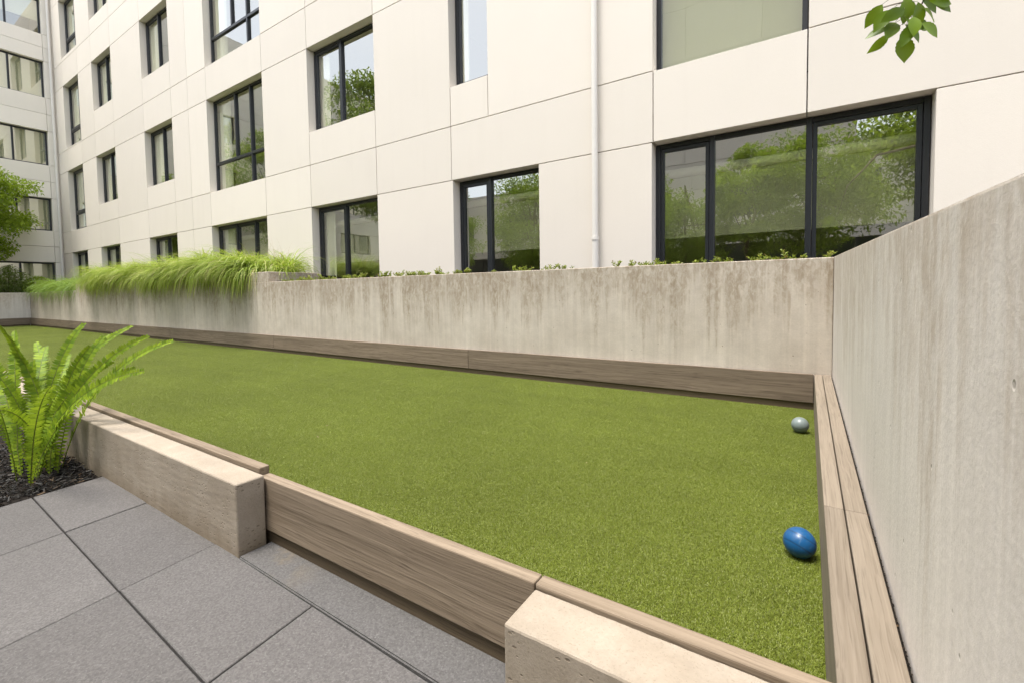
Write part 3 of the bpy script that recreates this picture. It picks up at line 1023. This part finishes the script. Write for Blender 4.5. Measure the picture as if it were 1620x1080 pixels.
near = tree('overhanging_tree', (2.9, -1.3, 0), 6.6, 1.9, 16, 'tree with a leafy twig hanging into the top right corner', 'tree', None, 15000, .13, 'tree_l', 4.7, 1.7, .11, 55,
            spare=lambda p: p.y > .2 and p.x < p.y * .42 + .25)

# the twig that hangs into view
NB = Vector((2.9, -1.3, 0))
def nb(x, y, z): return Vector((x, y, z)) - NB
limb = [nb(2.75, -1.0, 3.6), nb(1.9, .6, 3.75), nb(1.0, 1.9, 3.35), nb(.55, 2.52, 2.75), nb(.45, 2.62, 2.36), nb(.385, 2.585, 2.18), nb(.33, 2.545, 2.08)]
tube('limb', limb, [.045, .032, .018, .009, .0045, .003, .0018], 'bark', near, 8)
LEAFP = [(.0, 0), (.06, .10), (.18, .28), (.30, .40), (.36, .39), (.42, .45), (.50, .44), (.56, .46), (.66, .40), (.72, .36), (.80, .27), (.88, .16), (.95, .06), (1., 0)]
def big_leaf(v, f, p, d, n, L, W, cup):
    d = d.normalized()
    s = d.cross(n).normalized()
    n = s.cross(d).normalized()
    def at(t, w):
        return p + d * (L * t) + s * (W * w) + n * (abs(w) * W * cup - L * .22 * t * t)
    b = len(v)
    k = len(LEAFP)
    for t, w in LEAFP:
        v += [at(t, -w), at(t, 0), at(t, w)]
    for i in range(k - 1):
        a = b + 3 * i
        f += [(a, a + 1, a + 4, a + 3), (a + 1, a + 2, a + 5, a + 4)]
v, f, sv, sf = [], [], [], []
r = random.Random(21)
# (tip of stalk x, y, z)  direction of the leaf  length
right, upv, toc = _r, _u, -_f
def tw(a, b): return Vector((.33, 2.545, 2.08)) + right * a + upv * b
specs = [  # a, b = foot of the leaf in the twig's own sheet, direction, length, width
    (.015, -.015, (.02, -1), .125, .075, .15), (-.005, -.01, (-.55, -.9), .12, .05, .25), (-.03, .0, (-.75, -.7), .115, .042, .3),
    (-.04, .02, (-1, -.25), .11, .048, .2), (.03, -.005, (.75, -.55), .10, .06, .2), (.035, .025, (1, .10), .095, .055, .15),
    (-.015, .045, (-.45, -.55), .13, .06, .3), (.0, .06, (-.75, .1), .10, .06, .25), (.045, .06, (.85, -.35), .10, .062, .2),
    (.07, .095, (1, -.05), .115, .065, .2), (.02, .085, (.25, -.85), .115, .062, .2), (-.05, .085, (-.65, -.75), .12, .062, .25),
    (-.06, .13, (-.55, -.8), .11, .055, .2), (.06, .13, (.8, -.6), .11, .06, .2), (.0, .12, (-.15, -.9), .12, .06, .3),
    (.10, .15, (1, -.4), .12, .06, .2), (.02, .16, (.4, -.8), .12, .06, .2), (-.02, .03, (.3, -.9), .09, .05, .3), (-.02, .17, (-.7, -.3), .12, .06, .2),
    (.015, .03, (.55, -.8), .11, .055, .2), (-.03, .06, (-.9, -.45), .11, .055, .2), (.05, .035, (.95, -.25), .09, .05, .2), (-.005, .02, (-.2, -.95), .105, .05, .2), (.03, .11, (.7, .1), .11, .055, .2), (-.07, .16, (-.9, -.5), .10, .05, .2), (.09, .11, (.9, -.55), .11, .06, .2)]
for a, b, dd, L, W, cup in specs:
    p = tw(a, b) + toc * r.uniform(-.05, .05)
    d = right * dd[0] + upv * dd[1] + toc * r.uniform(-.3, .4)
    n = (toc * r.uniform(.7, 1.1) + upv * r.uniform(.0, .6) + right * r.uniform(-.45, .45)).normalized()
    big_leaf(v, f, p - NB, d, n, L * .90, W * 1.05, cup)
    st = tw(a * .25, b + .02) - NB
    tube_vf([st, (st + p - NB) / 2 + upv * .004, p - NB], [.0012, .001, .0009], 5, sv, sf)
mesh_obj('twig_leaves', v, f, 'branch_leaf', near, True)
mesh_obj('leaf_stalks', sv, sf, 'stem', near)

# fern
fern = empty('sword_fern', (-3.52, .64, .03))
tag(fern, 'bright green sword fern growing from the mulch bed', 'fern')
FB = Vector((-3.52, .64, .03))
tips = [(-3.57, .53, .86), (-4.06, .75, .73), (-3.93, .77, .71), (-3.71, .67, .65), (-3.67, .89, .85), (-3.66, 1.01, .77), (-3.42, 1.05, .83), (-3.03, 1.00, .79), (-2.80, 1.03, .77),
        (-3.32, .92, .64), (-2.74, .88, .64), (-2.85, .57, .61), (-3.20, .46, .48), (-3.68, .45, .71), (-4.08, .43, .80), (-3.20, .41, .63), (-4.29, .71, .71), (-4.01, .89, .64),
        (-3.08, .95, .62), (-3.30, .82, .74), (-3.45, .92, .78), (-3.80, .62, .82), (-3.95, .55, .62), (-3.85, .35, .55), (-4.2, .5, .45), (-3.62, .58, .74)]
r = random.Random(8)
for ti, t in enumerate(tips):
    tip = Vector(t)
    base = FB + Vector((r.uniform(-.17, .13), r.uniform(-.09, .08), .01)) + Vector((tip.x - FB.x, tip.y - FB.y, 0)) * .12
    hz = Vector((tip.x - base.x, tip.y - base.y, 0))
    Lf0 = (tip - base).length * 1.12
    mid = base + hz * .30 + Vector((0, 0, (tip.z - base.z) * .72 + hz.length * .10))
    N = max(30, int(Lf0 / .0165))
    pts = []
    for k in range(N + 1):
        s = k / N
        pts.append(base * (1 - s) ** 2 + mid * 2 * s * (1 - s) + tip * s * s)
    v, f = [], []
    Lf = sum((pts[k + 1] - pts[k]).length for k in range(N))
    # the fronds show their upper faces outwards and towards the paved side
    ax = (tip - base).normalized()
    nrm = (Vector((.55, -.45, .55)) + Vector((r.uniform(-.6, .6), r.uniform(-.6, .6), r.uniform(-.3, .3)))).normalized()
    side0 = ax.cross(nrm).normalized()
    wmax = r.uniform(.035, .044)
    for k in range(1, N):
        s = k / N
        d = (pts[min(k + 1, N)] - pts[k - 1]).normalized()
        sd = (side0 - d * side0.dot(d)).normalized()
        up = sd.cross(d).normalized()
        L = wmax * (math.sin(min(1, s * 2.6 + .15) * math.pi / 2)) * (1 - max(0, s - .55) ** 1.7 * 2.6)
        L = max(L, .007)
        W = Lf / N * .88
        for sg in (-1, 1):
            ld = (sd * sg + d * r.uniform(.12, .30) + up * r.uniform(.05, .32)).normalized()
            wd = (d - ld * d.dot(ld)).normalized()
            p = pts[k] + d * (W * .25 * sg)
            n2 = ld.cross(wd)
            l_ = L * r.uniform(.88, 1.08)
            b = len(v)
            cur = r.uniform(-.12, .22) * l_
            v += [p - FB, p + ld * l_ * .12 + wd * W * .62 - FB, p + ld * l_ * .12 - wd * W * .40 - FB,
                  p + ld * l_ * .60 + wd * W * .50 + n2 * cur * .3 - FB, p + ld * l_ * .60 - wd * W * .42 + n2 * cur * .3 - FB,
                  p + ld * l_ + wd * W * .18 + n2 * cur - FB]
            f += [(b, b + 1, b + 3, b + 4, b + 2), (b + 3, b + 5, b + 4)]
    fo = mesh_obj('frond', v, f, 'fern', fern)
    tv, tf = tube_vf([p - FB for p in pts[::3]] + [tip - FB], [.0028 - .0019 * i / (N / 3 + 2) for i in range(len(pts[::3]) + 1)], 5)
    mesh_obj('stalk', tv, tf, 'stem', fo)

# ornamental grass clumps on the raised planter
def clump(name, base, seed, label, cat, group, nb_=800, L=(.5, .9), lean=(-.45, -1.0), bias=.55, up=1.0, mat='grass', spread=.22, seeds=14, floor_z=None):
    r = random.Random(seed)
    B = Vector(base)
    v, f = [], []
    bd = Vector((lean[0], lean[1], 0)).normalized() if lean else Vector()
    def blade(L, w, dr, lift, droop, v, f, seg=6):
        p = Vector((r.gauss(0, spread * .55), r.gauss(0, spread * .45), 0))
        side = dr.cross(Vector((0, 0, 1))).normalized()
        side = (side + Vector((0, 0, r.uniform(-.5, .5)))).normalized()
        ang = lift
        b = len(v)
        for k in range(seg + 1):
            t = k / seg
            ww = w * (1 - t ** 2.2) * .5 + .0004
            v += [p - side * ww, p + side * ww]
            ang -= droop / seg * (.5 + 1.0 * t)
            ang = max(ang, -1.35)
            p = p + (dr * math.cos(ang) + Vector((0, 0, math.sin(ang)))) * (L / seg)
        for k in range(seg):
            a = b + 2 * k
            f.append((a, a + 1, a + 3, a + 2))
    locks = [(r.uniform(0, 2 * math.pi), r.uniform(.5, 1.5), r.uniform(.72, 1.45), r.uniform(1.7, 3.4)) for _ in range(26)]
    for _ in range(nb_):
        la, lb, lu, ld_ = r.choice(locks)
        a = la + r.gauss(0, .25)
        dr = (Vector((math.cos(a), math.sin(a), 0)) * (1 - bias) + bd * bias * lb * r.uniform(.8, 1.2)).normalized()
        blade(r.uniform(*L), r.uniform(.010, .019), dr, lu * r.uniform(.92, 1.08) * up, ld_ * r.uniform(.85, 1.2), v, f)
    root = empty(name, base)
    tag(root, label, cat, group)
    mesh_obj('blades', v, f, mat, root)
    if seeds:
        v, f = [], []
        for _ in range(seeds):
            a = r.uniform(0, 2 * math.pi)
            blade(r.uniform(.6, .85), .003, Vector((math.cos(a), math.sin(a), 0)), r.uniform(1.2, 1.5), r.uniform(.5, 1.3), v, f)
        mesh_obj('seed_stalks', v, f, 'seed', root)
    return root
gl_ = 'arching grass clumps on the raised planter'
names = ['rightmost', 'second', 'third', 'fourth', 'fifth', 'sixth', 'seventh', 'eighth', 'ninth', 'tenth', 'eleventh', 'twelfth', 'thirteenth']
gx = [-8.5, -9.15, -9.85, -10.6, -11.35, -12.15, -12.95, -13.8, -14.7, -15.6, -16.5, -17.5]
for i, x in enumerate(gx):
    lb = ('rightmost arching grass clump, upright beside the end of the raised planter' if i == 0 else
          'arching green grass clump, %s from the right end of the raised planter' % names[i])
    clump('grass_clump', (x, 4.83 if i else 4.92, 1.36), 40 + i, lb, 'grass', gl_,
          1200 if i else 420, (.62, 1.18) if i else (.40, .70), (-.35, -1.0) if i else (.2, -.5), .50 if i else .25, 1.06)
    if i:
        clump('grass_clump', (x + .3, 5.25, 1.36), 90 + i, 'grass clump at the back of the raised planter, behind the %s front clump' % names[i], 'grass', gl_,
              420, (.7, 1.1), (-.2, -.6), .25, 1.1, seeds=8)
# softer grasses between the raised planter and the corner
for i, (x, y, z) in enumerate([(-19.7, 4.95, 1.17), (-20.7, 5.0, 1.17), (-21.7, 5.05, 1.17), (-22.7, 5.0, 1.17), (-23.7, 5.1, 1.17), (-20.2, 5.45, 1.17), (-22.2, 5.5, 1.17), (-24.6, 5.3, 1.17)]):
    clump('soft_grass', (x, y, z), 140 + i, 'soft low feathery grass on the planter between the corner and the raised section', 'grass', 'soft grasses by the far corner',
          750, (.7, 1.25), (-.2, -.45), .18, 1.0, 'grass_far', .34, 0)

def shrub(base, rad, h, n, seed, label, group=None, leaf=.07, mat='shrub'):
    r = random.Random(seed)
    root = empty('shrub', base)
    tag(root, label, 'shrub', group)
    v, f = [], []
    for _ in range(n):
        q = rvec(r)
        k = r.random() ** .4
        lump = 1 + .22 * mnoise.noise(Vector(q) * 2.2 + Vector(base))
        p = Vector((q.x * rad * k * lump, q.y * rad * k * lump, h * .5 + q.z * h * .5 * k * lump))
        leaf_quads(v, f, p, (q + rvec(r) * .7).normalized(), (rvec(r) * .6 + Vector((0, 0, 1))).normalized(), leaf * r.uniform(.6, 1.4), leaf * r.uniform(.4, .65))
    mesh_obj('foliage', v, f, mat, root)
    v, f = [], []
    for k in range(6):
        a = k * 1.05
        tube_vf([Vector((0, 0, -.05)), Vector((math.cos(a) * rad * .3, math.sin(a) * rad * .3, h * .4)), Vector((math.cos(a) * rad * .6, math.sin(a) * rad * .6, h * .75))], [.018, .012, .004], 5, v, f)
    mesh_obj('stems', v, f, 'bark', root)
sl_ = empty('planting_bed', (-25.7, 1.0, .6))
tag(sl_, 'planting bed behind the far left end wall', 'planter')
o = box('bed_soil', (-26.95, XL - .224, -4, 4.44, -.1, 1.12), 'soil', None)
o.parent = sl_; o.matrix_parent_inverse = Matrix.Translation((25.7, -1.0, -.6))
shrub((-25.2, 4.0, 1.08), .62, 1.15, 3200, 61, 'dense dark shrub with pale flecks behind the far left wall corner', 'shrubs behind the far left wall')
shrub((-25.3, 2.9, 1.08), .7, 1.2, 3000, 62, 'dark shrub left of the flecked shrub, cut by the left edge of the photo', 'shrubs behind the far left wall')
shrub((-25.2, 4.85, 1.15), .45, .7, 1500, 63, 'small yellow green shrub in the corner below the wing window', 'shrubs behind the far left wall', .08, 'tree_l')

# trailing sedum along the planter edge
def sedum(x, y, h, seed, label, upright):
    r = random.Random(seed)
    v, f = [], []
    z0 = 1.225
    for k in range(r.randint(4, 8) if upright else r.randint(3, 6)):
        a = r.uniform(0, 6.28)
        ln = h * r.uniform(.6, 1.1)
        foot = Vector((r.uniform(-.002, .002), r.uniform(-.002, .002), 0))
        dr = Vector((math.cos(a) * .75, math.sin(a) * .5, 1 if upright else .5)).normalized()
        tube_vf([foot, foot + dr * ln], [.003, .0018], 4, v, f)
        m_ = int(ln / .011) + 4
        for j in range(m_):
            t = .25 + .75 * j / m_
            p = foot + dr * ln * t
            aa = j * 2.4
            d = (Vector((math.cos(aa), math.sin(aa), 0)) + dr * (.3 + t * .7)).normalized()
            leaf_quads(v, f, p, d, dr, r.uniform(.022, .040), r.uniform(.013, .021), .3)
    o = mesh_obj('sedum_plant', v, f, 'sedum')
    o.location = (x, y, z0)
    tag(o, label, 'succulent', 'sedum along the planter edge')
r = random.Random(77)
ORD = ['first', 'second', 'third', 'fourth', 'fifth', 'sixth', 'seventh', 'eighth', 'ninth', 'tenth', 'eleventh', 'twelfth', 'thirteenth', 'fourteenth', 'fifteenth',
       'sixteenth', 'seventeenth', 'eighteenth', 'nineteenth', 'twentieth']
ZONES = [(-7.9, -6.9, .10, .10, 'bronze sedum sprig by the end of the raised planter, %s from it'),
         (-6.85, -5.15, .105, .085, 'low green sedum sprig right of the dark corner window, %s along the bare facade panel'),
         (-5.0, -3.6, .085, .09, 'trailing sedum sprig under the two pane ground window, %s from its left'),
         (-3.3, -1.85, .24, .10, 'sparse sedum sprig near the downpipe foot, %s from the left of it'),
         (-1.7, .1, .13, .085, 'sedum sprig under the wide ground window, %s from its left jamb')]
i = 0
for (xa, xb, dens, hh, txt) in ZONES:
    x, k = xa, 0
    while x < xb and k < 20:
        sedum(x + r.uniform(-.03, .03), 4.625 + r.random() * .06, hh * r.uniform(.5, 1.45), 300 + i, txt % ORD[k], r.random() < .45)
        x += dens * (r.uniform(.25, .8) if r.random() < .6 else r.uniform(.9, 1.9))
        i += 1
        k += 1

# leaf litter blown onto the turf
r = random.Random(501)
v, f = [], []
for _ in range(70):
    p = Vector((r.uniform(-9, .0), r.choice((r.uniform(1.0, 4.35), r.uniform(4.15, 4.38))), r.uniform(.010, .014)))
    a = r.uniform(0, 6.28)
    leaf_quads(v, f, p, Vector((math.cos(a), math.sin(a), r.uniform(-.1, .2))), Vector((0, 0, 1)), r.uniform(.008, .026), r.uniform(.004, .012))
tag(mesh_obj('leaf_litter', v, f, 'seed'), 'small dry leaf bits scattered on the turf', 'litter', kind='stuff')
# a leaf lying on the far turf
v, f = [], []
for k, (a, b) in enumerate([(.3, .5), (1.6, .9), (2.9, .4)]):
    big_leaf(v, f, Vector((0, 0, .03)), Vector((math.cos(a), math.sin(a), b)), Vector((0, 0, 1)), .13, .07, .2)
o = mesh_obj('fallen_leaf', v, f, 'fern')
o.location = (-20.4, 3.98, .01)
tag(o, 'small yellow green leaf sprig lying on the far turf', 'leaf')
